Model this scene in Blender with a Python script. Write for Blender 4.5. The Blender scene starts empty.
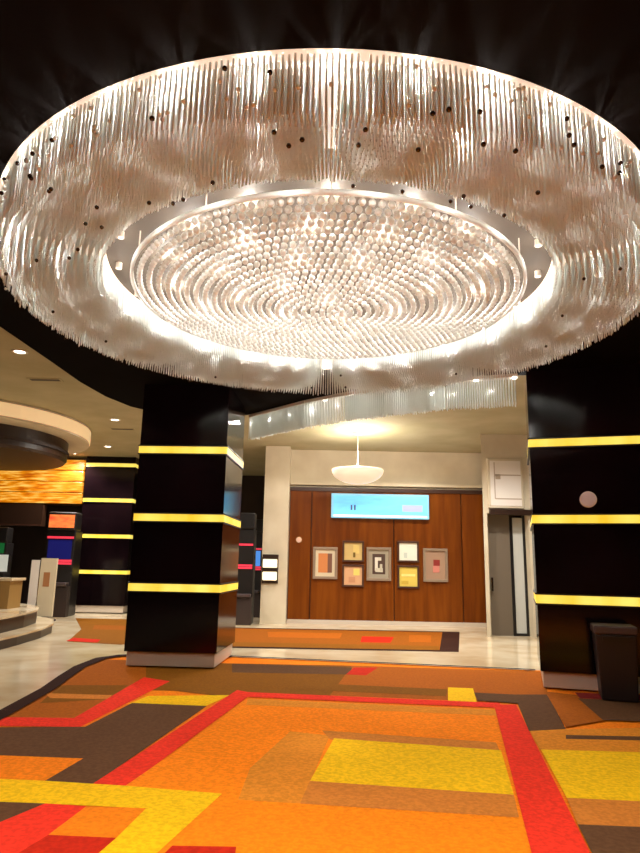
import bpy, math, random
from mathutils import Vector, Matrix
random.seed(7)
S = bpy.context.scene
COL = S.collection
PI = math.pi

# ------------------------------------------------------------------ camera
F_PX, CX, CY = 650.0, 320.0, 426.5
TILT = math.atan(139 / 650); ROLL = 0.0195; EYE = 1.5
Fv = Vector((0, math.cos(TILT), math.sin(TILT)))
U0 = Vector((0, -math.sin(TILT), math.cos(TILT))); R0 = Vector((1, 0, 0))
Rv = R0 * math.cos(ROLL) + U0 * math.sin(ROLL)
Uv = U0 * math.cos(ROLL) - R0 * math.sin(ROLL)
cam = bpy.data.cameras.new('camera'); camo = bpy.data.objects.new('camera', cam); COL.objects.link(camo)
cam.sensor_fit = 'VERTICAL'; cam.sensor_height = 36; cam.lens = F_PX / 853 * 36
camo.matrix_world = Matrix(((Rv.x, Uv.x, -Fv.x, 0), (Rv.y, Uv.y, -Fv.y, 0), (Rv.z, Uv.z, -Fv.z, EYE), (0, 0, 0, 1)))
S.camera = camo

def at(px, py, z=0.0):
    d = Fv + Rv * ((px - CX) / F_PX) - Uv * ((py - CY) / F_PX)
    t = (z - EYE) / d.z
    return Vector((0, 0, EYE)) + d * t

# ------------------------------------------------------------------ materials
def srgb(c):
    return tuple((v / 255 / 12.92) if v / 255 <= .04045 else ((v / 255 + .055) / 1.055) ** 2.4 for v in c) + (1,)

def mat(name, rgb, rough=.5, metal=0, emit=None, es=0, spec=.5, coat=0):
    m = bpy.data.materials.new(name); m.use_nodes = True
    b = m.node_tree.nodes['Principled BSDF']
    b.inputs['Base Color'].default_value = srgb(rgb)
    b.inputs['Roughness'].default_value = rough; b.inputs['Metallic'].default_value = metal
    b.inputs['Specular IOR Level'].default_value = spec
    if coat: b.inputs['Coat Weight'].default_value = coat; b.inputs['Coat Roughness'].default_value = .05
    if emit: b.inputs['Emission Color'].default_value = srgb(emit); b.inputs['Emission Strength'].default_value = es
    return m

def noise_col(m, c1, c2, scale, stretch=(1, 1, 1), detail=4, lo=.35, hi=.65, bump=0, kind='noise', target='Base Color'):
    nt = m.node_tree; N = nt.nodes; L = nt.links; b = N['Principled BSDF']
    tc = N.new('ShaderNodeTexCoord'); mp = N.new('ShaderNodeMapping'); mp.inputs['Scale'].default_value = stretch
    n = N.new('ShaderNodeTexNoise'); n.inputs['Scale'].default_value = scale; n.inputs['Detail'].default_value = detail
    r = N.new('ShaderNodeValToRGB'); r.color_ramp.elements[0].position = lo; r.color_ramp.elements[1].position = hi
    r.color_ramp.elements[0].color = srgb(c1); r.color_ramp.elements[1].color = srgb(c2)
    L.new(tc.outputs['Object'], mp.inputs['Vector']); L.new(mp.outputs[0], n.inputs['Vector'])
    L.new(n.outputs['Fac'], r.inputs['Fac']); L.new(r.outputs['Color'], b.inputs[target])
    if bump:
        bp = N.new('ShaderNodeBump'); bp.inputs['Strength'].default_value = bump; bp.inputs['Distance'].default_value = .01
        L.new(n.outputs['Fac'], bp.inputs['Height']); L.new(bp.outputs[0], b.inputs['Normal'])
    return m

def crystal(name, rgb, trans=.45, gloss=.12, rough=.15):
    m = bpy.data.materials.new(name); m.use_nodes = True
    nt = m.node_tree; N = nt.nodes; L = nt.links
    N.remove(N['Principled BSDF']); out = N['Material Output']
    d = N.new('ShaderNodeBsdfDiffuse'); t = N.new('ShaderNodeBsdfTranslucent'); g = N.new('ShaderNodeBsdfGlossy')
    for n in (d, t): n.inputs['Color'].default_value = srgb(rgb)
    g.inputs['Roughness'].default_value = rough
    m1 = N.new('ShaderNodeMixShader'); m1.inputs[0].default_value = trans
    m2 = N.new('ShaderNodeMixShader'); m2.inputs[0].default_value = gloss
    L.new(d.outputs[0], m1.inputs[1]); L.new(t.outputs[0], m1.inputs[2])
    L.new(m1.outputs[0], m2.inputs[1]); L.new(g.outputs[0], m2.inputs[2]); L.new(m2.outputs[0], out.inputs['Surface'])
    return m

M = {}
M['cream'] = noise_col(mat('cream_plaster', (205, 192, 165), .8), (200, 186, 160), (212, 200, 175), 1.5)
M['taupe'] = noise_col(mat('taupe_ceiling_paint', (172, 164, 132), .8), (166, 158, 124), (180, 172, 140), 1.2)
M['black_ceiling'] = noise_col(mat('black_ceiling_paint', (9, 6, 6), .9, spec=.05), (8, 5, 5), (12, 8, 8), 1.2)
M['black_panel'] = noise_col(mat('black_gloss_panel', (12, 6, 8), .12, spec=.25), (9, 4, 6), (20, 9, 12), .8)
M['dark_wall'] = noise_col(mat('dark_brown_wall', (40, 26, 20), .7), (34, 20, 16), (50, 33, 25), 1)
M['dark_brown'] = mat('dark_brown_lacquer', (44, 26, 16), .35)
M['gold'] = noise_col(mat('backlit_gold_onyx', (210, 170, 50), .4, emit=(240, 196, 48), es=1.0), (230, 190, 44), (250, 234, 110), 3, (1, 1, .2), target='Emission Color')
M['white_base'] = mat('white_stone_plinth', (205, 190, 175), .35)
M['marble'] = noise_col(mat('cream_marble_floor', (205, 184, 150), .16, spec=.5), (196, 172, 136), (218, 202, 172), 1.3, detail=8)
M['wood'] = noise_col(mat('brown_wood_veneer', (112, 56, 8), .4, spec=.15), (100, 46, 4), (124, 64, 10), 2.2, (3, 3, .25), detail=6)
M['wood_dark'] = mat('dark_wood_edge', (58, 28, 12), .5)
M['crystal'] = crystal('clear_crystal_rod', (239, 244, 242), .5, .06)
M['bead'] = crystal('frosted_crystal_drop', (240, 244, 242), .5, .06, .2)
M['gap_dark'] = mat('dark_gap_tone', (40, 30, 20), .1)  # dark tone of the gaps between rods, carried by small drops
M['plate'] = mat('added_glow_plate', (235, 226, 214), .6, emit=(255, 238, 216), es=.6)  # emission added to brighten the rods; no light panel is known here
M['centre_plate'] = mat('taupe_chandelier_plate', (84, 72, 60), .7)
M['rim'] = mat('pale_metal_rim', (225, 214, 200), .3, metal=.2)
M['sign'] = None
M['brass'] = mat('brass_frame', (190, 150, 90), .35, metal=.4)
M['frame_dark'] = mat('dark_wood_frame', (70, 36, 16), .5)
M['frame_grey'] = mat('pewter_frame', (150, 130, 110), .4, metal=.2)
M['mat_cream'] = mat('cream_mat_board', (214, 200, 170), .8)
M['white'] = mat('white_paint', (232, 224, 216), .5)
M['grey_door'] = mat('grey_door_paint', (110, 98, 84), .4)
M['black'] = mat('black_plastic', (16, 13, 14), .4)
M['bin'] = mat('black_bin_plastic', (30, 22, 25), .45)
M['bin_lid'] = mat('grey_bin_lid', (70, 58, 58), .35)
M['tan'] = mat('tan_counter_front', (150, 115, 62), .5)
M['chrome'] = mat('chrome', (200, 200, 200), .15, metal=1)
M['glass_lit'] = mat('pale_glass_door', (190, 190, 184), .15)
M['bowl'] = mat('lit_glass_bowl', (235, 225, 205), .3, emit=(255, 240, 210), es=.55)
M['red_strip'] = mat('red_light_strip', (200, 40, 60), .4, emit=(225, 60, 80), es=.8)
M['blue_scr'] = mat('dark_blue_screen', (20, 20, 70), .15, emit=(30, 32, 110), es=.5)
M['bright_blue'] = mat('bright_blue_screen', (60, 110, 180), .15, emit=(80, 140, 220), es=.9)
M['green_scr'] = mat('green_screen', (20, 80, 40), .2, emit=(24, 90, 44), es=.7)
M['white_scr'] = mat('white_monitor_screen', (190, 195, 190), .2, emit=(190, 196, 190), es=.55)
M['lamp_face'] = mat('lit_lamp_lens', (255, 244, 225), .4, emit=(255, 240, 215), es=6)
M['sconce'] = mat('lit_sconce_shade', (255, 245, 215), .4, emit=(255, 244, 208), es=1.0)
M['soffit_glow'] = mat('soffit_face_glow', (255, 220, 170), .4, emit=(236, 206, 156), es=.5)  # emission paints the light that falls on the soffit face
M['vent'] = mat('dark_vent_slot', (45, 34, 24), .6)

def carpet_mat(name, rgb):
    m = mat(name, rgb, .95, spec=.1)
    d = tuple(int(v * .93) for v in rgb); l = tuple(min(255, int(v * 1.03 + 2)) for v in rgb)
    return noise_col(m, d, l, 34, (1, 1.0, 1), detail=6, lo=.38, hi=.62, bump=.12)
CP = {k: carpet_mat('carpet_' + k, v) for k, v in dict(
    orange=(236, 122, 14), bright=(244, 128, 12), yellow=(236, 182, 14), red=(226, 50, 30), deepred=(184, 34, 12), brown=(92, 60, 36),
    tan=(196, 116, 42), taupe=(212, 128, 34), olive=(124, 74, 8), rust=(160, 82, 12), dark=(48, 22, 12), ochre=(138, 74, 10), maroon=(120, 30, 30)).items()}

# ------------------------------------------------------------------ mesh builder
class MB:
    def __init__(s): s.v = []; s.f = []; s.mi = []; s.cur = 0
    def add(s, vs, fs):
        n = len(s.v); s.v += [tuple(v) for v in vs]
        for f in fs: s.f.append([i + n for i in f]); s.mi.append(s.cur)
        return s
    def box(s, x0, x1, y0, y1, z0, z1):
        return s.add([(x0, y0, z0), (x1, y0, z0), (x1, y1, z0), (x0, y1, z0), (x0, y0, z1), (x1, y0, z1), (x1, y1, z1), (x0, y1, z1)],
                     [(3, 2, 1, 0), (4, 5, 6, 7), (0, 1, 5, 4), (1, 2, 6, 5), (2, 3, 7, 6), (3, 0, 4, 7)])
    def prism(s, pts, z0, z1):
        n = len(pts)
        return s.add([(p[0], p[1], z0) for p in pts] + [(p[0], p[1], z1) for p in pts],
                     [list(range(n))[::-1], list(range(n, 2 * n))] + [(i, (i + 1) % n, n + (i + 1) % n, n + i) for i in range(n)])
    def lathe(s, prof, seg=24, c=(0, 0, 0), close=True):
        vs = []; fs = []; k = len(prof)
        for i in range(seg):
            a = 2 * PI * i / seg
            for r, z in prof: vs.append((c[0] + r * math.cos(a), c[1] + r * math.sin(a), c[2] + z))
        for i in range(seg):
            j = (i + 1) % seg
            for q in range(k - 1): fs.append((i * k + q, j * k + q, j * k + q + 1, i * k + q + 1))
        if close:
            fs.append([i * k for i in range(seg)][::-1]); fs.append([i * k + k - 1 for i in range(seg)])
        return s.add(vs, fs)
    def poly(s, pts, z): return s.add([(p[0], p[1], z) for p in pts], [list(range(len(pts)))])
    def build(s, name, m=None, parent=None, smooth=False, bevel=0, mats=None):
        me = bpy.data.meshes.new(name); me.from_pydata(s.v, [], s.f)
        for mm in (mats or ([m] if m else [])): me.materials.append(mm)
        if mats: me.polygons.foreach_set('material_index', s.mi)
        if smooth: me.polygons.foreach_set('use_smooth', [True] * len(me.polygons))
        me.update()
        o = bpy.data.objects.new(name, me); COL.objects.link(o)
        if parent: o.parent = parent
        if bevel:
            b = o.modifiers.new('bevel', 'BEVEL'); b.width = bevel; b.segments = 2; b.limit_method = 'ANGLE'
        return o

def tag(o, label=None, cat=None, group=None, kind=None):
    for k, v in (('label', label), ('category', cat), ('group', group), ('kind', kind)):
        if v: o[k] = v
    return o
def empty(name, loc=(0, 0, 0), rz=0):
    o = bpy.data.objects.new(name, None); COL.objects.link(o); o.location = loc; o.rotation_euler = (0, 0, rz); o.empty_display_size = .1
    return o
def dupmesh(src, name, parent, loc=None, scale=None):
    c = src.copy(); c.name = name; COL.objects.link(c); c.parent = parent
    if loc is not None: c.location = loc
    if scale is not None: c.scale = scale
    return c
def struct(o, label=None, cat=None): return tag(o, label, cat, kind='structure')

ZC, ZT = 4.26, 4.66       # black ceiling underside, cream ceiling underside

# ------------------------------------------------------------------ setting
struct(MB().box(-12, 6.6, -3, 24, -.12, 0).build('floor', M['marble']), 'cream marble floor and walkway around the carpets', 'floor')
struct(MB().box(-12, 6.6, 4, 24, ZT, ZT + .1).build('ceiling', M['taupe']), 'taupe plaster ceiling beyond the black ceiling', 'ceiling')
ceil_pts = [(-3.95, -3), (-3.93, 7.0), (-3.84, 8.8), (-3.8, 9.9), (-3.68, 10.8), (-3.45, 11.5), (-3.1, 11.95), (-2.2, 12.2), (-1.2, 11.95),
            (-.75, 11.45), (-.15, 10.8), (.5, 10.25), (1.1, 9.86), (1.9, 9.4), (2.7, 9.1), (3.6, 9.0), (4.6, 9.3), (5.2, 9.9), (6.6, 10.2), (6.6, -3)]
struct(MB().prism(ceil_pts, ZC, ZT + .1).build('ceiling_bulkhead', M['black_ceiling']), 'lower black ceiling holding the round chandelier', 'ceiling')
struct(MB().box(-12.2, -12, -3, 24, 0, ZT).build('wall_left', M['dark_wall']))
struct(MB().box(6.6, 6.8, -3, 24, 0, ZT + .1).build('wall_right', M['dark_wall']))
struct(MB().box(-12, 6.6, -3.2, -3, 0, ZT + .1).build('wall_front', M['dark_wall']))
struct(MB().box(-12, -1.5, 23.6, 24, 0, ZT).build('wall_rear', M['dark_wall']))
wb = struct(MB().box(-1.5, 6.6, 17.95, 18.3, 0, ZT).build('wall_back', M['cream']))
struct(MB().box(-.78, 4.95, 17.75, 17.95, 3.66, 3.74).build('trim_1', M['cream']))
struct(MB().box(-1.46, -.79, 17.45, 17.95, 0, ZT).build('wall_pier', M['cream']), 'narrow cream pier left of the wood panelled wall', 'pier')
wr = MB().prism([(3.86, 15.3), (3.95, 15.3), (4.7, 17.7), (4.5, 17.7)], 0, ZT).box(4.92, 6.6, 15.3, 15.6, 0, ZT).box(3.95, 4.92, 15.3, 15.6, 2.78, ZT)
struct(wr.build('wall_doorway', M['cream']), 'cream wall around the grey doorway on the right', 'wall')
dr = struct(MB().box(3.95, 4.55, 15.62, 15.68, 0, 2.78).build('door_1', M['grey_door']), 'grey door in the doorway on the right', 'door')
MB().box(4.05, 4.1, 15.52, 15.62, 1.0, 1.3).build('door_handle', M['chrome'], dr)
d2 = struct(MB().box(4.62, 4.86, 15.62, 15.66, .06, 2.7).build('door_2', M['glass_lit']), 'pale glass door leaf beside the grey door', 'door')
MB().box(4.55, 4.62, 15.6, 15.68, 0, 2.78).box(4.86, 4.92, 15.6, 15.68, 0, 2.78).box(4.62, 4.86, 15.6, 15.68, 0, .06).build('door_frame', M['black'], d2)
struct(MB().box(4.72, 6.6, 17.4, 17.5, 0, ZT).build('wall_corridor', M['dark_wall']))

# wood panelling
wp = empty('wood_wall_panelling', (0, 17.95, 0))
tag(wp, 'brown wood panelled wall carrying the blue sign and framed pictures', 'wall panelling', kind='thing')
xs = [-.78, -.18, 2.06, 3.9, 4.95]
for a, b in zip(xs, xs[1:]):
    MB().box(a + .012, b - .012, -.1, 0, .1, 3.5).build('panel', M['wood'], wp, bevel=.008)
MB().box(-.78, 4.95, -.04, 0, .1, 3.58).build('backing_board', M['wood_dark'], wp)
MB().box(-.78, 4.95, -.14, 0, 3.5, 3.6).build('top_rail', M['wood_dark'], wp)
MB().box(-.78, 4.95, -.12, 0, 0, .1).build('kick_board', M['white_base'], wp)

# ------------------------------------------------------------------ carpet
def P(*pts): return [at(x, y) for x, y in pts]
cb = MB()
keys = list(CP)
carpet_edge = [(-3.12, -3), (-3.12, 6.2), (-3.16, 7), (-3.24, 8.17), (-3.36, 9.0), (-3.46, 9.82), (-3.44, 10.7), (-3.2, 11.12), (-2.8, 11.22), (-1.37, 11.26), (3.33, 10.42), (6.6, 9.9), (6.6, -3)]
zl = [.0066]
clampx = True
def cpoly(key, pts):
    cb.cur = keys.index(key); cb.poly([(max(p[0], -3.12) if p[1] < 7 and clampx else p[0], p[1]) for p in pts], zl[0]); zl[0] += .00035
cb.cur = keys.index('orange'); cb.prism(carpet_edge, .0005, .006)
# far strip
cpoly('olive', P((100, 660), (236, 664), (352, 666), (330, 697), (240, 693), (110, 690), (60, 690)))
cpoly('rust', P((352, 666), (545, 672), (548, 697), (478, 702), (330, 696)))
cpoly('brown', P((232, 664), (352, 668), (350, 675), (232, 673)))
cpoly('deepred', P((354, 668), (378, 668), (366, 676), (346, 675)))
cpoly('rust', P((344, 679), (400, 682), (400, 688), (344, 687)))
cpoly('yellow', P((448, 688), (473, 689), (477, 703), (448, 702)))
cpoly('olive', P((250, 681), (448, 690), (446, 697), (248, 688)))
# left field
cpoly('rust', P((-20, 724), (2, 713), (42, 691), (72, 669), (102, 659), (146, 664), (146, 680), (80, 727), (-20, 727)))
cpoly('olive', P((40, 704), (110, 700), (128, 686), (60, 686)))
cpoly('tan', P((45, 694), (112, 696), (108, 700), (50, 699)))
cpoly('red', P((144, 678), (170, 682), (92, 722), (80, 728), (-20, 727), (-12, 718), (74, 719)))
cpoly('olive', P((172, 680), (240, 680), (240, 692), (228, 698), (160, 690)))
cpoly('yellow', P((148, 697), (230, 696), (206, 707), (128, 705)))
cpoly('brown', P((-120, 727), (85, 728), (132, 704), (207, 707), (93, 786), (44, 783), (83, 760), (-120, 753)))
cpoly('orange', P((-120, 753), (83, 760), (44, 783), (-120, 776)))
cpoly('red', P((237, 691), (253, 694), (125, 789), (92, 786)))
cpoly('red', P((246, 693), (500, 704), (500, 709), (246, 698)))
cpoly('taupe', P((248, 700), (495, 711), (497, 717), (246, 706)))
cpoly('bright', P((243, 706), (496, 717), (530, 850), (640, 1500), (-160, 1500), (140, 860), (222, 797), (125, 788)))
cpoly('taupe', P((290, 733), (330, 737), (310, 784), (302, 806), (238, 802), (250, 770)))
cpoly('tan', P((322, 732), (496, 744), (500, 753), (330, 741)))
cpoly('yellow', P((334, 740), (501, 752), (514, 797), (310, 783)))
cpoly('tan', P((310, 783), (514, 797), (519, 820), (300, 806)))
# lower left
cpoly('yellow', P((-120, 776), (44, 783), (125, 788), (222, 796), (120, 890), (60, 890), (146, 811), (45, 806), (-120, 800)))
cpoly('brown', P((-120, 800), (45, 806), (-60, 850), (-200, 850)))
cpoly('red', P((45, 806), (86, 809), (50, 838), (-30, 890), (-160, 890), (-60, 850)))
cpoly('orange', P((86, 809), (146, 811), (116, 841), (48, 838)))
cpoly('deepred', P((48, 838), (116, 841), (60, 890), (-40, 890), (-30, 886)))
cpoly('deepred', P((172, 849), (236, 850), (230, 900), (120, 900)))
# right
cpoly('red', P((494, 706), (516, 706), (589, 853), (690, 1060), (580, 1060), (531, 853)))
cpoly('brown', P((474, 694), (516, 696), (520, 705), (478, 702)))
cpoly('brown', P((514, 696), (548, 696), (566, 731), (529, 733)))
cpoly('taupe', P((530, 733), (566, 731), (760, 728), (760, 757), (540, 752)))
cpoly('brown', P((566, 737), (760, 741), (760, 745), (566, 741)))
cpoly('rust', P((545, 693), (580, 697), (606, 722), (566, 729)))
cpoly('brown', P((578, 700), (760, 708), (760, 727), (603, 722)))
cpoly('maroon', P((575, 694), (760, 702), (760, 707), (580, 700)))
cpoly('yellow', P((541, 752), (760, 758), (800, 812), (567, 801)))
cpoly('tan', P((567, 801), (800, 812), (820, 838), (578, 828)))
cpoly('brown', P((578, 828), (820, 838), (900, 930), (628, 930)))
cpoly('yellow', P((628, 930), (900, 930), (1000, 1060), (690, 1060)))
# dark border along the marble edge
lp = [Vector((x, y)) for x, y in carpet_edge[:10]]
for i in range(len(lp) - 1):
    a, b = lp[i], lp[i + 1]
    def off(k):
        t = (lp[min(k + 1, len(lp) - 1)] - lp[max(k - 1, 0)]).normalized(); return lp[k] + Vector((t.y, -t.x)) * .18
    cpoly('dark', [a, off(i), off(i + 1), b][::-1])
cpoly('dark', [(-1.37, 11.26), (-1.37, 11.17), (3.33, 10.33), (3.33, 10.42)])
tag(cb.build('carpet', mats=[CP[k] for k in keys]), 'wide carpet of orange, yellow, red and brown blocks filling the foreground', 'carpet', kind='thing')
# inset carpet beyond the walkway
cb = MB(); zl = [.0066]
pts = [(-2.0, 12.45), (2.62, 12.49), (3.45, 16.3), (-2.2, 16.3)]
cb.cur = keys.index('dark'); cb.prism(pts, .0005, .006)
cpoly('ochre', [(-1.95, 12.62), (2.3, 12.66), (3.0, 16.1), (-2.15, 16.1)])
cpoly('olive', [(-1.95, 12.62), (2.3, 12.66), (2.4, 13.3), (-1.97, 13.3)])
cpoly('rust', [(-1.0, 14.3), (.5, 14.3), (.6, 15.4), (-1.1, 15.4)])
cpoly('deepred', [(.9, 13.7), (1.5, 13.7), (1.7, 14.8), (1.0, 14.8)])
cpoly('rust', [(1.9, 13.9), (2.35, 13.9), (2.6, 15.3), (2.1, 15.3)])
tag(cb.build('carpet', mats=[CP[k] for k in keys]), 'dark edged rust carpet inset in the marble before the wood wall', 'carpet', kind='thing')
cb = MB(); zl = [.0066]
cb.cur = keys.index('olive'); cb.prism([(-4.7, 12.9), (-3.6, 12.6), (-3.3, 13.2), (-3.5, 16.3), (-4.6, 18.0), (-6.4, 18.0), (-5.25, 15.2)], .0005, .006)
cpoly('ochre', [(-5.0, 15.2), (-3.7, 15.2), (-3.8, 16.2), (-5.3, 16.2)])
cpoly('deepred', [(-4.75, 12.95), (-4.1, 12.8), (-4.2, 13.3), (-4.8, 13.5)])
tag(cb.build('carpet', mats=[CP[k] for k in keys]), 'rust coloured carpet area between bar steps and black column', 'carpet', kind='thing')

# ------------------------------------------------------------------ columns
def column(loc, rz, w, d, h, bands, label, seams=True):
    h -= .032; loc = (loc[0], loc[1], .026)
    t = tag(empty('column', loc, rz), label, 'column', kind='thing')
    MB().box(0, w, 0, d, .2, h).build('shaft', M['black_panel'], t)
    MB().box(.03, w - .03, .03, d - .03, 0, .2).build('plinth', M['white_base'], t, bevel=.01)
    for z in bands:
        o = MB().box(-.012, w + .012, -.012, d + .012, z - .055, z + .055).build('light_band', M['gold'], t, bevel=.006)
        o['label'] = 'glowing gold band'
    # slim raised edge lines under and over each band
    for z in bands:
        MB().box(-.02, w + .02, -.02, d + .02, z - .075, z - .055).box(-.02, w + .02, -.02, d + .02, z + .055, z + .075).build('band_trim', M['black'], t)
    return t
column((-2.79, 9.95, 0), math.radians(-3), 1.36, 1.5, ZC, (1.11, 2.14, 3.18), 'black column with three gold bands left of the wood wall')
column((2.9, 8.83, 0), math.radians(-17), 1.7, 1.5, ZC, (1.1, 2.14, 3.18), 'black gold-banded column on the right behind the trash bin')
column((-7.15, 19.8, 0), 0, 1.5, 1.2, ZT, (1.16, 2.21, 3.29, 4.37), 'farther black column with four gold bands by the amber wall')

# white disc on the right column
t = tag(empty('wall_disc', (3.56, 8.58, 2.42), math.radians(-17)), 'small round white disc mounted on the right black column', 'wall disc')
def ydisc(mb, r, y0, y1, seg=32):
    vs = [(r * math.cos(2 * PI * i / seg), y, r * math.sin(2 * PI * i / seg)) for y in (y0, y1) for i in range(seg)]
    return mb.add(vs, [list(range(seg)), list(range(seg, 2 * seg))[::-1]] + [(i, seg + i, seg + (i + 1) % seg, (i + 1) % seg) for i in range(seg)])
ydisc(MB(), .105, -.03, .04).build('bezel', M['white'], t, bevel=.006)
ydisc(MB(), .09, -.034, -.028).build('face', mat('pale_disc_face', (226, 216, 220), .4), t)

# trash bin
t = tag(empty('trash_bin', (3.6, 8.2, .026), math.radians(-17)), 'black rectangular trash bin standing before the right column', 'trash bin')
w = .225
MB().add([(-w + .03, -w + .03, 0), (w - .03, -w + .03, 0), (w - .03, w - .03, 0), (-w + .03, w - .03, 0), (-w, -w, .74), (w, -w, .74), (w, w, .74), (-w, w, .74)],
         [(3, 2, 1, 0), (4, 5, 6, 7), (0, 1, 5, 4), (1, 2, 6, 5), (2, 3, 7, 6), (3, 0, 4, 7)]).build('bin_body', M['bin'], t, bevel=.015)
MB().box(-w - .015, w + .015, -w - .015, w + .015, .74, .84).build('lid', M['bin_lid'], t, bevel=.02)
MB().box(-.15, .15, -w - .02, -w - .01, .66, .72).build('flap', M['black'], t)

# ------------------------------------------------------------------ sign and pictures
ms = mat('sky_blue_sign_face', (110, 190, 240), .3); b = ms.node_tree.nodes['Principled BSDF']
noise_col(ms, (92, 168, 250), (120, 226, 250), 1.6, (.6, 1, 2.4), lo=.3, hi=.7, target='Emission Color'); b.inputs['Emission Strength'].default_value = .85
t = tag(empty('blue_sign', (1.68, 17.845, 3.11)), 'wide backlit sky blue sign high on the wood panelled wall', 'sign')
MB().box(-1.33, 1.33, -.1, 0, -.33, .33).build('sign_case', mat('pale_blue_sign_case', (120, 170, 190), .3, emit=(150, 225, 250), es=.6), t, bevel=.01)
MB().box(-1.27, 1.27, -.108, -.1, -.24, .28).build('sign_face', ms, t)
MB().box(-1.27, 1.27, -.112, -.1, -.30, -.245).build('light_edge', mat('white_sign_edge', (220, 250, 255), .3, emit=(215, 248, 255), es=1), t)
mk = MB()
for x in (-.78, -.69): mk.box(x - .022, x + .022, -.112, -.108, -.12, .02)
mk.build('lettering', mat('dim_sign_mark', (70, 90, 130), .5), t)
MB().box(.6, 1.15, -.111, -.108, -.14, .04).build('lettering', mat('lavender_sign_mark', (160, 170, 225), .5, emit=(165, 175, 228), es=.6), t)

def picture(x, z, w, h, frm, label, art, group=None, fw=.07):
    t = tag(empty('framed_picture', (x, 17.845, z)), label, 'picture', 'framed pictures on the wood wall')
    f = MB().box(-w / 2, w / 2, -.05, 0, h / 2 - fw, h / 2).box(-w / 2, w / 2, -.05, 0, -h / 2, -h / 2 + fw)
    f.box(-w / 2, -w / 2 + fw, -.05, 0, -h / 2 + fw, h / 2 - fw).box(w / 2 - fw, w / 2, -.05, 0, -h / 2 + fw, h / 2 - fw)
    f.build('frame', frm, t, bevel=.006)
    mbd = MB().box(-w / 2 + fw, w / 2 - fw, -.02, 0, -h / 2 + fw, h / 2 - fw).build('mat_board', art[0], t)
    p = MB(); mats = []
    for k, (rgb, x0, x1, z0, z1) in enumerate(art[1]):
        p.cur = k; p.box(x0 * w, x1 * w, -.024 - .002 * k, -.02, z0 * h, z1 * h); mats.append(mat('print_tone', rgb, .5))
    p.build('print', None, mbd, mats=mats)
G, D = M['frame_grey'], M['frame_dark']
picture(.21, 1.57, .66, .84, G, 'grey framed picture of an orange panel, leftmost on the wood wall',
        (M['mat_cream'], [((205, 128, 70), -.28, .2, -.3, .3), ((120, 80, 62), .1, .28, -.3, .3)]))
picture(.96, 1.89, .58, .56, D, 'dark framed yellowish picture, upper of the left stacked pair',
        (mat('mat_gold', (205, 176, 112), .8), [((222, 196, 116), 0, .28, -.1, .3), ((110, 84, 14), .0, .1, -.28, -.05)]), fw=.05)
picture(.96, 1.25, .58, .58, D, 'dark framed pink and yellow picture, lower of the left stacked pair',
        (mat('mat_pink', (214, 166, 124), .8), [((232, 212, 110), .02, .3, .02, .32), ((200, 144, 104), -.2, .1, -.3, -.05)]), fw=.05)
picture(1.65, 1.57, .66, .88, G, 'grey framed picture of a pale curl on dark, central on the wall',
        (mat('mat_grey', (160, 150, 130), .8), [((74, 52, 42), -.26, .26, -.3, .3), ((218, 212, 196), -.14, .1, .1, .2), ((226, 220, 205), -.16, -.04, -.2, .2), ((205, 200, 180), -.14, .16, -.24, -.12), ((190, 184, 166), .04, .14, -.2, .0)]))
picture(2.44, 1.91, .58, .56, D, 'dark framed bright white picture, upper of the right stacked pair',
        (mat('mat_white', (240, 242, 226), .8), [((205, 215, 205), -.2, -.05, -.3, -.05)]), fw=.05)
picture(2.44, 1.25, .58, .6, D, 'dark framed golden yellow picture, lower of the right stacked pair',
        (mat('mat_yellow', (222, 198, 90), .8), [((246, 228, 140), -.32, .32, .02, .12), ((200, 170, 60), -.32, 0, -.32, -.18)]), fw=.05)
picture(3.17, 1.57, .66, .88, G, 'grey framed picture with a small red figure, rightmost on the wall',
        (mat('mat_stone', (166, 134, 110), .8), [((140, 40, 34), -.08, .18, -.02, .16), ((210, 130, 116), -.1, .16, -.22, -.02)]))

# dot lamp on the wood
t = tag(empty('wall_button', (-.51, 17.845, 2.17)), 'small pale round disc on the left wood panel', 'wall disc')
ydisc(MB(), .07, -.03, 0).build('disc', mat('pale_pink_disc', (240, 200, 180), .4), t)
ydisc(MB(), .085, -.012, 0).build('rim', M['brass'], t)

# sconce on pier
t = tag(empty('wall_sconce', (-1.22, 17.45, 1.1)), 'two tier lit white sconce on the cream pier', 'wall lamp')
MB().box(-.22, .2, -.03, 0, -.08, .66).build('back_plate', M['dark_brown'], t)
for z in (0, .32):
    MB().box(-.2, .17, -.16, -.03, z, z + .22).build('lamp_shade', M['sconce'], t, bevel=.02)
    MB().box(-.22, .2, -.17, -.03, z + .22, z + .28).build('cap', M['dark_brown'], t)

# notice board over the doorway
t = tag(empty('notice_board', (4.4, 15.3, 3.47)), 'white framed notice board with faint lines above the doorway', 'notice board')
MB().box(-.42, .42, -.06, 0, -.58, .6).build('frame', M['cream'], t, bevel=.015)
MB().box(-.36, .36, -.07, -.06, -.52, .54).build('panel', M['white'], t)
ln = MB()
for z in (.2, -.36): ln.box(-.26, .36, -.074, -.07, z - .014, z + .014)
for x in (-.26,): ln.box(x - .012, x + .012, -.074, -.07, -.36, .5)
ln.box(-.24, -.12, -.074, -.07, .1, .22)
ln.build('ruled_lines', mat('beige_rule', (178, 160, 140), .6), t)
t = tag(empty('door_header', (4.45, 15.28, 2.78)), 'dark header rail across the top of the grey doorway', 'header rail', kind='thing')
MB().box(-.45, .5, -.08, .02, -.04, .08).build('header_rail', M['dark_brown'], t)

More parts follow.
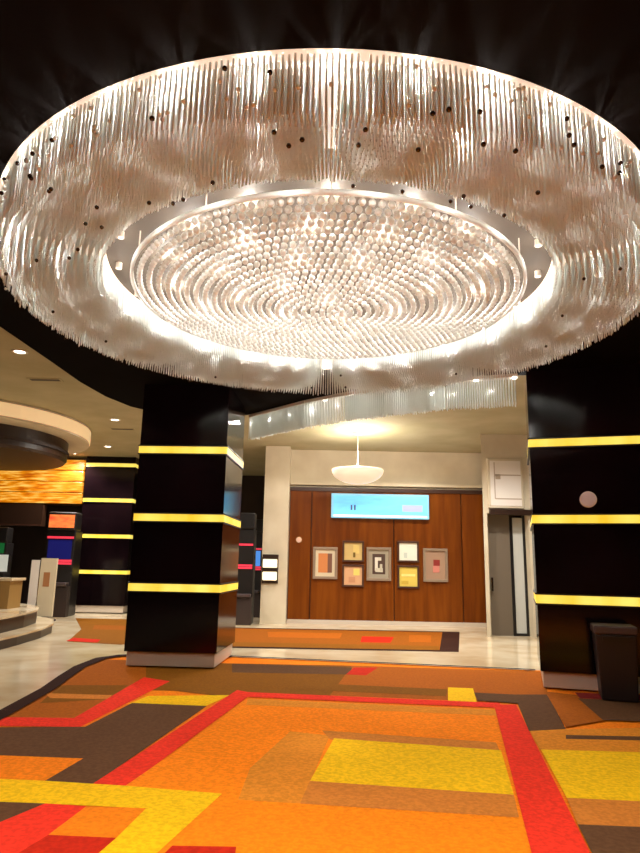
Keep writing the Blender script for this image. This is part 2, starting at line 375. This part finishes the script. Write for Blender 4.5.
# ------------------------------------------------------------------ chandelier
CXc, CYc, RO = .05, 6.0, 2.93
ch = tag(empty('chandelier', (CXc, CYc, ZC)), 'huge round crystal chandelier with a hanging rod ring and central dish', 'chandelier')
MB().lathe([(2.1, -.004), (RO + .035, -.004), (RO + .035, -.0005), (2.1, -.0005), (2.1, -.004)], 128, close=False).build('glow_fill_ring', M['plate'], ch)  # added glowing sheet: lights the rods and draws the bright outer edge
MB().lathe([(.001, -.003), (2.099, -.003), (2.099, -.0005), (.001, -.0005)], 128, close=False).build('centre_plate', M['centre_plate'], ch)
#MB().lathe([(RO + .03, -.03), (RO + .05, -.03), (RO + .05, -.005), (RO + .03, -.005), (RO + .03, -.03)], 160, close=False).build('outer_rim', M['rim'], ch, True)

def rod_geo(mb, x, y, z1, L, r, a0, seg=4, tip=1.0):
    """a slim prism ending in a small faceted drop"""
    vs = []; fs = []
    lv = [(r, z1), (r, z1 - L + .03), (r * tip, z1 - L + .014)]
    for rr, z in lv:
        for i in range(seg):
            a = a0 + 2 * PI * i / seg; vs.append((x + rr * math.cos(a), y + rr * math.sin(a), z))
    vs.append((x, y, z1 - L))
    for q in range(2):
        for i in range(seg):
            j = (i + 1) % seg; fs.append((q * seg + i, (q + 1) * seg + i, (q + 1) * seg + j, q * seg + j))
    for i in range(seg): fs.append((2 * seg + i, 3 * seg, 2 * seg + (i + 1) % seg))
    mb.add(vs, fs)

RI, NR, NA = 2.12, 16, 530
rods = []
for k in range(NR):
    r = RI + (RO - RI) * k / (NR - 1)
    u = (r - RI) / (RO - RI)
    base = .255 + .13 * u ** .8 + .03 * math.sin(PI * u)
    for i in range(NA):
        a = 2 * PI * (i + random.uniform(-.02, .02)) / NA
        rr = r + random.uniform(-.006, .006)
        L = base + (random.gauss(0, .005) if random.random() < .9 else random.uniform(-.03, .03))
        if random.random() < .012: continue
        rods.append((rr * math.cos(a), rr * math.sin(a), max(.12, L)))
eyeL = Vector((-CXc, -CYc, EYE - ZC))
def near_key(p): return (Vector((p[0], p[1], -p[2] / 2)) - eyeL).length
rods.sort(key=near_key)
mb = MB(); rod_geo(mb, 0, 0, 0, .4, .0075, .4, 8)
proto = None
for x, y, L in rods[:100]:
    if proto is None:
        proto = mb.build('crystal_rod', M['crystal'], ch); o = proto
    else: o = dupmesh(proto, 'crystal_rod', ch)
    o.location = (x, y, -.004); o.scale = (1, 1, L / .4)
mb = MB()
for x, y, L in rods[100:]: rod_geo(mb, x, y, -.004, L, .0075, math.atan2(y, x) + PI / 4)
tag(mb.build('crystal_rod_field', M['crystal'], ch), kind='stuff')

# central dish of drops
RD = 1.86
MB().lathe([(RD - .015, -.2), (RD + .015, -.2), (RD + .015, -.165), (RD - .015, -.165), (RD - .015, -.2)], 128, close=False).build('dish_rim', M['bead'], ch, True)
beads = []
nb = 21
for k in range(nb):
    r = .06 + (RD - .07 - .06) * k / (nb - 1)
    n = max(5, int(round(2 * PI * r / .074)))
    dz = -.19 - .14 * (1 - (r / RD) ** 2)
    for i in range(n):
        a = 2 * PI * (i + (.5 if k % 2 else 0)) / n
        beads.append((r * math.cos(a), r * math.sin(a), dz + random.gauss(0, .0015)))
beads.sort(key=lambda p: (Vector(p) - eyeL).length)
def bead_geo(mb, x, y, z, seg):
    prof = [(.004, .028), (.018, .023), (.027, .009), (.027, -.011), (.018, -.025), (.005, -.03)]
    mb.lathe(prof, seg, (x, y, z))
mb = MB(); bead_geo(mb, 0, 0, 0, 12); proto = None
for p in beads[:100]:
    if proto is None: proto = mb.build('crystal_drop', M['bead'], ch); proto.location = p
    else: dupmesh(proto, 'crystal_drop', ch, p)
mb = MB()
for p in beads[100:]: bead_geo(mb, *p, 7)
tag(mb.build('crystal_drop_field', M['bead'], ch), kind='stuff')
# hanger frame carrying the dish
hf = MB().lathe([(.006, -.16), (.006, -.004)], 6); proto = None
for k in range(12):
    a = 2 * PI * k / 12; p = (RD * math.cos(a), RD * math.sin(a), 0)
    if proto is None: proto = hf.build('hanger', M['rim'], ch); proto.location = p
    else: dupmesh(proto, 'hanger', ch, p)
# dark drops added to draw the dark gaps between the rods
sm = MB().lathe([(.003, .016), (.012, .01), (.016, 0), (.012, -.01), (.003, -.016)], 10); proto = None
for k in range(100):
    a = random.uniform(1.1 * PI, 1.9 * PI) if k < 62 else random.uniform(-.15 * PI, 1.1 * PI)
    r = random.choice((random.uniform(2.955, 2.965), random.uniform(2.955, 2.965), random.uniform(2.15, 2.9)))
    u = (r - RI) / (RO - RI)
    z = -(.27 + .13 * max(0, u) ** .8 + .03) - random.uniform(0, .02)
    if r > 2.95: z = -random.uniform(.08, .4)
    p = (r * math.cos(a), r * math.sin(a), z)
    if proto is None: proto = sm.build('gap_speck', M['gap_dark'], ch, True); proto.location = p; proto['label'] = 'small dark drop standing in for a gap between rods'
    else: dupmesh(proto, 'gap_speck', ch, p)

bl_ = MB().lathe([(.002, .014), (.01, .009), (.014, 0), (.01, -.009), (.002, -.014)], 10); proto = None
for k in range(90):
    a = random.uniform(1.05 * PI, 1.95 * PI); p = (2.965 * math.cos(a), 2.965 * math.sin(a), -random.uniform(.05, .38))
    if proto is None: proto = bl_.build('crystal_ball', M['bead'], ch, True); proto.location = p
    else: dupmesh(proto, 'crystal_ball', ch, p)

def point(name, loc, watt, col=(1, .86, .7), rad=.03, parent=None):
    l = bpy.data.lights.new(name, 'POINT'); l.energy = watt; l.color = col; l.shadow_soft_size = rad
    o = bpy.data.objects.new(name, l); COL.objects.link(o); o.location = loc
    if parent: o.parent = parent
    return o
WARM = (1, .95, .87)
so = MB().lathe([(.03, -.06), (.03, 0)], 10); proto = None
for k in range(20):
    a = 2 * PI * (k + .5) / 20; p = (2.0 * math.cos(a), 2.0 * math.sin(a))
    if proto is None: proto = so.build('lamp_socket', M['rim'], ch); proto.location = (*p, 0)
    else: dupmesh(proto, 'lamp_socket', ch, (*p, 0))
    point('gap_lamp', (*p, -.2), 3, WARM, .02, ch)
for k in range(40):
    a = 2 * PI * k / 40; point('ring_lamp', (2.83 * math.cos(a), 2.83 * math.sin(a), -.09), 14, WARM, .025, ch)
for k in range(24):
    a = 2 * PI * (k + .3) / 24; point('ring_lamp', (2.45 * math.cos(a), 2.45 * math.sin(a), -.1), 8, WARM, .025, ch)
for n, r in ((5, .5), (10, 1.05), (15, 1.55)):
    for k in range(n):
        a = 2 * PI * (k + .25) / n; point('dish_lamp', (r * math.cos(a), r * math.sin(a), -.07), 9, WARM, .03, ch)

# ------------------------------------------------------------------ crystal curtain along the ceiling edge
cv = [Vector((x, y)) for x, y in [(-1.25, 12.05), (-.78, 11.52), (-.18, 10.86), (.47, 10.3), (1.08, 9.9), (1.9, 9.43), (2.7, 9.14), (2.86, 9.1)]]
samp = []
for a, b in zip(cv, cv[1:]):
    n = max(1, int((b - a).length / .034))
    t2 = (b - a).normalized(); nn = Vector((t2.y, -t2.x))
    for i in range(n): samp.append((a + (b - a) * i / n, nn))
cu = tag(empty('crystal_curtain', (.5, 10.3, ZC)), 'curved curtain of crystal rods hanging behind the chandelier', 'crystal curtain')
rl = MB()
for i in range(len(cv) - 1):
    a, b = cv[i], cv[i + 1]; t2 = (b - a).normalized(); nn = Vector((t2.y, -t2.x)) * .13
    o2 = Vector((.5, 10.3)); q = [a - o2, a + nn - o2, b + nn - o2, b - o2]
    rl.prism(q, -.05, -.002)
rl.build('top_rail', M['rim'], cu)
for k in range(3, len(samp), 16):
    p, nn = samp[k]; q = p - nn * .2; point('curtain_fill', (q.x, q.y, ZC - .12), 13, WARM, .03)  # added fill lights brighten curtain and back ceiling; no fittings known
cr = []
for p, nn in samp:
    for j in range(3):
        q = p + nn * (.02 + .045 * j) - Vector((.5, 10.3)); cr.append((q.x, q.y, .42 + random.gauss(0, .012)))
e2 = Vector((-.5, -10.3, EYE - ZC)); cr.sort(key=lambda p: (Vector((p[0], p[1], 0)) - e2).length)
mb = MB(); rod_geo(mb, 0, 0, 0, .4, .0085, .4, 8); proto = None
for x, y, L in cr[:100]:
    if proto is None: proto = mb.build('crystal_rod', M['crystal'], cu); o = proto
    else: o = dupmesh(proto, 'crystal_rod', cu)
    o.location = (x, y, -.05); o.scale = (1, 1, L / .4)
mb = MB()
for x, y, L in cr[100:]: rod_geo(mb, x, y, -.05, L, .0085, .3)
tag(mb.build('crystal_rod_field', M['crystal'], cu), kind='stuff')

# bowl pendant
t = tag(empty('bowl_pendant', (.92, 15.4, ZT)), 'lit glass bowl lamp hanging before the wood wall', 'pendant lamp')
bp = [(.62 * math.sin(q), -.92 - .33 * math.cos(q)) for q in [PI / 2 * i / 10 for i in range(11)]]
bp += [(r - .015 if r > .02 else r, z + .015) for r, z in bp[::-1]]
bp[0] = (.001, bp[0][1]); bp[-1] = (.001, bp[-1][1])
MB().lathe(bp, 40, close=False).build('glass_bowl', M['bowl'], t, True)
MB().lathe([(.006, -1.24), (.006, 0)], 10).build('stem', M['rim'], t)
MB().lathe([(.12, -.04), (.12, 0)], 20).build('canopy', M['rim'], t)
point('bowl_lamp', (.92, 15.1, ZT - .75), 180, (1, .93, .82), .06)

# ------------------------------------------------------------------ left: soffits, downlights, amber wall
t = tag(empty('round_soffit', (-8.6, 14.9, ZT - .005)), 'round dropped cream soffit with light painted on its edge at left', 'soffit', kind='thing')
RS = 3.05
MB().lathe([(.01, -.36), (RS, -.36), (RS, 0), (.01, 0)], 96, close=False).build('soffit_drum', M['cream'], t)
MB().lathe([(RS, -.32), (RS + .02, -.32), (RS + .02, -.05), (RS, -.05)], 96, close=False).build('painted_glow_edge', M['soffit_glow'], t)  # glowing band paints in the light on the face, not a lamp
dd = MB().lathe([(.01, -.84), (2.25, -.84), (2.3, -.78), (2.3, -.36), (.01, -.36)], 96, (.25, .1, 0), close=False).build('lower_drum', M['dark_brown'], t); dd['label'] = 'dark brown lower drum'
MB().lathe([(2.29, -.66), (2.34, -.66), (2.34, -.6), (2.29, -.6)], 96, (.25, .1, 0), close=False).build('drum_band', M['dark_wall'], dd)

dl = [((-4.68, 9.64), 'recessed downlight nearest the black ceiling edge at left'), ((-4.67, 14.46), 'recessed downlight in the taupe ceiling above the vent slot'),
      ((-5.95, 18.0), 'recessed downlight in front of the far black column'), ((-7.4, 19.3), 'recessed downlight over the amber light wall')]
for (x, y), lab in dl:
    t = tag(empty('downlight', (x, y, ZT)), lab, 'downlight', 'recessed downlights in the taupe ceiling')
    MB().lathe([(.085, -.012), (.12, -.012), (.12, 0), (.085, 0), (.085, -.012)], 24, close=False).build('trim_ring', M['white'], t)
    MB().lathe([(.001, -.006), (.085, -.006)], 24, close=False).build('lens', M['lamp_face'], t)
    l = bpy.data.lights.new('downlight_beam', 'SPOT'); l.energy = 480 if y < 12 else 700; l.spot_size = 2.6; l.spot_blend = .6; l.color = WARM; l.shadow_soft_size = .08
    o = bpy.data.objects.new('downlight_beam', l); COL.objects.link(o); o.location = (x, y, ZT - .03)
for (x, y), lab in [((-4.93, 11.21), 'dark vent slot beside the nearest left downlight'), ((-4.8, 15.48), 'dark vent slot near the column top at left')]:
    t = tag(empty('ceiling_vent', (x, y, ZT)), lab, 'vent', 'vent slots in the taupe ceiling')
    MB().box(-.3, .3, -.09, .09, -.012, 0).build('frame', M['taupe'], t)
    MB().box(-.26, .26, -.05, .05, -.016, -.012).build('slot', M['vent'], t)

ma = mat('backlit_amber_glass', (220, 140, 20), .3); b = ma.node_tree.nodes['Principled BSDF']; nt = ma.node_tree
tc = nt.nodes.new('ShaderNodeTexCoord'); mp = nt.nodes.new('ShaderNodeMapping'); mp.inputs['Rotation'].default_value = (PI / 2, 0, 0)
mp.inputs['Rotation'].default_value = (0, 0, 0); mp.inputs['Scale'].default_value = (1.6, 1, 13)
nz = nt.nodes.new('ShaderNodeTexNoise'); nz.inputs['Scale'].default_value = 1.3; nz.inputs['Detail'].default_value = 3
cr_ = nt.nodes.new('ShaderNodeValToRGB'); e = cr_.color_ramp.elements; e[0].position = .34; e[1].position = .66
e[0].color = srgb((176, 76, 0)); e[1].color = srgb((255, 206, 100)); e.new(.5).color = srgb((228, 140, 12))
nt.links.new(tc.outputs['Object'], mp.inputs[0]); nt.links.new(mp.outputs[0], nz.inputs['Vector'])
nt.links.new(nz.outputs['Fac'], cr_.inputs['Fac']); nt.links.new(cr_.outputs[0], b.inputs['Emission Color']); b.inputs['Emission Strength'].default_value = 1.0; b.inputs['Base Color'].default_value = srgb((120, 60, 10))
t = tag(empty('amber_light_panel', (-9.2, 19.9, 3.2)), 'glowing amber light panel above the bar at left', 'light panel')
for k in range(4): MB().box(-2.7, 2.0, -.1, 0, k * .34, k * .34 + .315).build('glass_row', ma, t, bevel=.02)
MB().box(-2.72, 2.02, 0, .1, -.05, 1.42).build('backing_frame', M['dark_brown'], t)
t = tag(empty('bar_fascia', (-9.2, 19.9, 2.5)), 'dark brown fascia under the amber light panel', 'fascia', kind='thing')
MB().box(-2.7, .9, -.2, .1, 0, .64).build('fascia_board', M['dark_brown'], t)
MB().box(-2.7, .9, -.24, -.2, 0, .05).build('lower_rail', M['wood_dark'], t)

# steps and platform
def step_outline(o):
    pts = [(-5.35 - o, 8), (-5.35 - o, 12.2), (-5.42 - o, 13.4), (-5.6 - o, 14.4), (-6.0 - o, 15.4), (-6.7 - o, 16.2), (-7.6 - o, 16.6), (-11.95, 16.8), (-11.95, 8)]
    return pts
for o, z0, z1, lab in ((0, 0, .19, 'lower curved step with a marble tread at left'), (.36, .19, .47, 'upper curved step edge of the bar platform at left')):
    t = tag(empty('curved_step', (0, 0, z0)), lab, 'step', 'curved steps up to the bar', kind='thing')
    MB().prism(step_outline(o), 0, z1 - z0 - .035).build('riser', M['dark_brown'], t)
    MB().prism([(x + (.03 if x > -11 else 0), y) for x, y in step_outline(o)], z1 - z0 - .035, z1 - z0).build('tread', M['marble'], t)
t = tag(empty('bar_counter', (-7.55, 14.6, .47)), 'tan bar counter on the platform at the left edge', 'counter')
MB().box(-1.2, 1.0, -.3, .3, 0, .58).build('counter_front', M['tan'], t)
MB().box(-1.25, 1.05, -.35, .35, .58, .64).build('counter_top', M['marble'], t, bevel=.01)
t = tag(empty('monitor', (-7.0, 14.5, 1.11)), 'pale grey monitor on the tan bar counter', 'monitor')
MB().box(-.45, .3, -.03, .03, .1, .52).build('case', M['black'], t, bevel=.01)
MB().box(-.42, .27, -.034, -.03, .13, .49).build('screen', M['white_scr'], t)
MB().box(-.12, .0, -.05, .05, 0, .1).build('stand', M['black'], t)

t = tag(empty('sign_stand', (-6.9, 16.95, 0)), 'white and beige upright sign stand behind the curved steps', 'sign stand')
MB().box(-.36, -.16, -.04, .04, .12, 1.5).build('white_panel', M['white'], t)
MB().box(-.12, .28, -.04, .04, .12, 1.55).build('beige_panel', M['mat_cream'], t)
MB().box(-.02, .14, -.05, -.04, .85, 1.2).build('poster', mat('tan_poster', (170, 116, 72), .6), t)
MB().box(-.4, .32, -.16, .16, 0, .05).build('base', M['bin_lid'], t)
MB().box(-.16, -.12, -.02, .02, .05, 1.5).build('post', M['chrome'], t)

def slot(loc, rz, label, scr, top, h=1.95, sz=.86, sc=1):
    t = tag(empty('slot_machine', loc, rz), label, 'slot machine', 'slot machines')
    t.scale = (sc, sc, sc)
    MB().prism([(-.33, -.1), (.33, -.1), (.33, .45), (-.33, .45)], 0, h).build('cabinet', M['black'], t, bevel=.02)
    MB().box(-.3, .3, -.36, -.1, .68, .76).build('button_deck', M['bin_lid'], t, bevel=.02)
    MB().box(-.33, .33, -.3, -.1, 0, .68).build('lower_door', M['dark_wall'], t)
    MB().box(-.27, .27, -.115, -.1, sz, sz + .44).build('screen', scr, t)
    for z in (sz - .12, sz - .06, sz + .47): MB().box(-.3, .3, -.13, -.1, z, z + .05).build('light_strip', M['red_strip'], t)
    tp = MB().box(-.33, .33, -.14, .3, h, h + .42).build('topper', M['black'], t, bevel=.03)
    MB().box(-.29, .29, -.15, -.14, h + .06, h + .36).build('topper_face', top, tp)
mt = mat('orange_red_topper', (210, 90, 50), .3); noise_col(mt, (200, 60, 40), (245, 150, 70), 4, (1, 1, 2.5), target='Emission Color'); mt.node_tree.nodes['Principled BSDF'].inputs['Emission Strength'].default_value = .9
slot((-7.2, 18.6, 0), .05, 'slot machine with orange red topper and dark blue screen at left', M['blue_scr'], mt, 1.94, 1.28, 1.2)
slot((-8.9, 18.3, 0), .1, 'slot machine with green screen behind the bar counter', M['green_scr'], M['black'], 1.95, 1.5)
slot((-1.98, 17.3, .0), 0, 'slot machine with red light strips beside the cream pier', M['black'], M['black'], 2.4, 1.5)
slot((-1.95, 19.8, 0), -.1, 'slot machine with bright blue screen behind the cream pier', M['bright_blue'], M['black'], 2.4, 1.45)

# ------------------------------------------------------------------ lights
def spot(loc, watt, size=2.0, col=WARM, rad=.1):
    l = bpy.data.lights.new('fill_spot', 'SPOT'); l.energy = watt; l.spot_size = size; l.spot_blend = .7; l.color = col; l.shadow_soft_size = rad
    o = bpy.data.objects.new('fill_spot', l); COL.objects.link(o); o.location = loc
for x in (-2.4, 0, 2.4):
    for y in (-.6, 1.6): spot((x, y, ZC - .03), 420)  # added fill lights out of view, brightening the carpet
for x, y in ((.2, 13.2), (2.3, 13.4), (3.2, 12.2), (4.1, 13.3), (-.6, 15.6), (2.6, 16.2)): spot((x, y, ZT - .03), 400, 2.5)  # added fill lights without fittings, brightening the back walls and floor
for x, y in ((-9, 20.5), (-4, 20.5)): spot((x, y, ZT - .03), 60, 2.2)

W = bpy.data.worlds.new('world'); S.world = W; W.use_nodes = True
W.node_tree.nodes['Background'].inputs[0].default_value = (.9, .75, .6, 1); W.node_tree.nodes['Background'].inputs[1].default_value = .02
vs = S.view_settings; vs.view_transform = 'Standard'; vs.look = 'None'; vs.exposure = 0; vs.gamma = 1; vs.use_curve_mapping = False
S.cycles.max_bounces = 8; S.cycles.diffuse_bounces = 4; S.cycles.glossy_bounces = 3; S.cycles.sample_clamp_indirect = 6
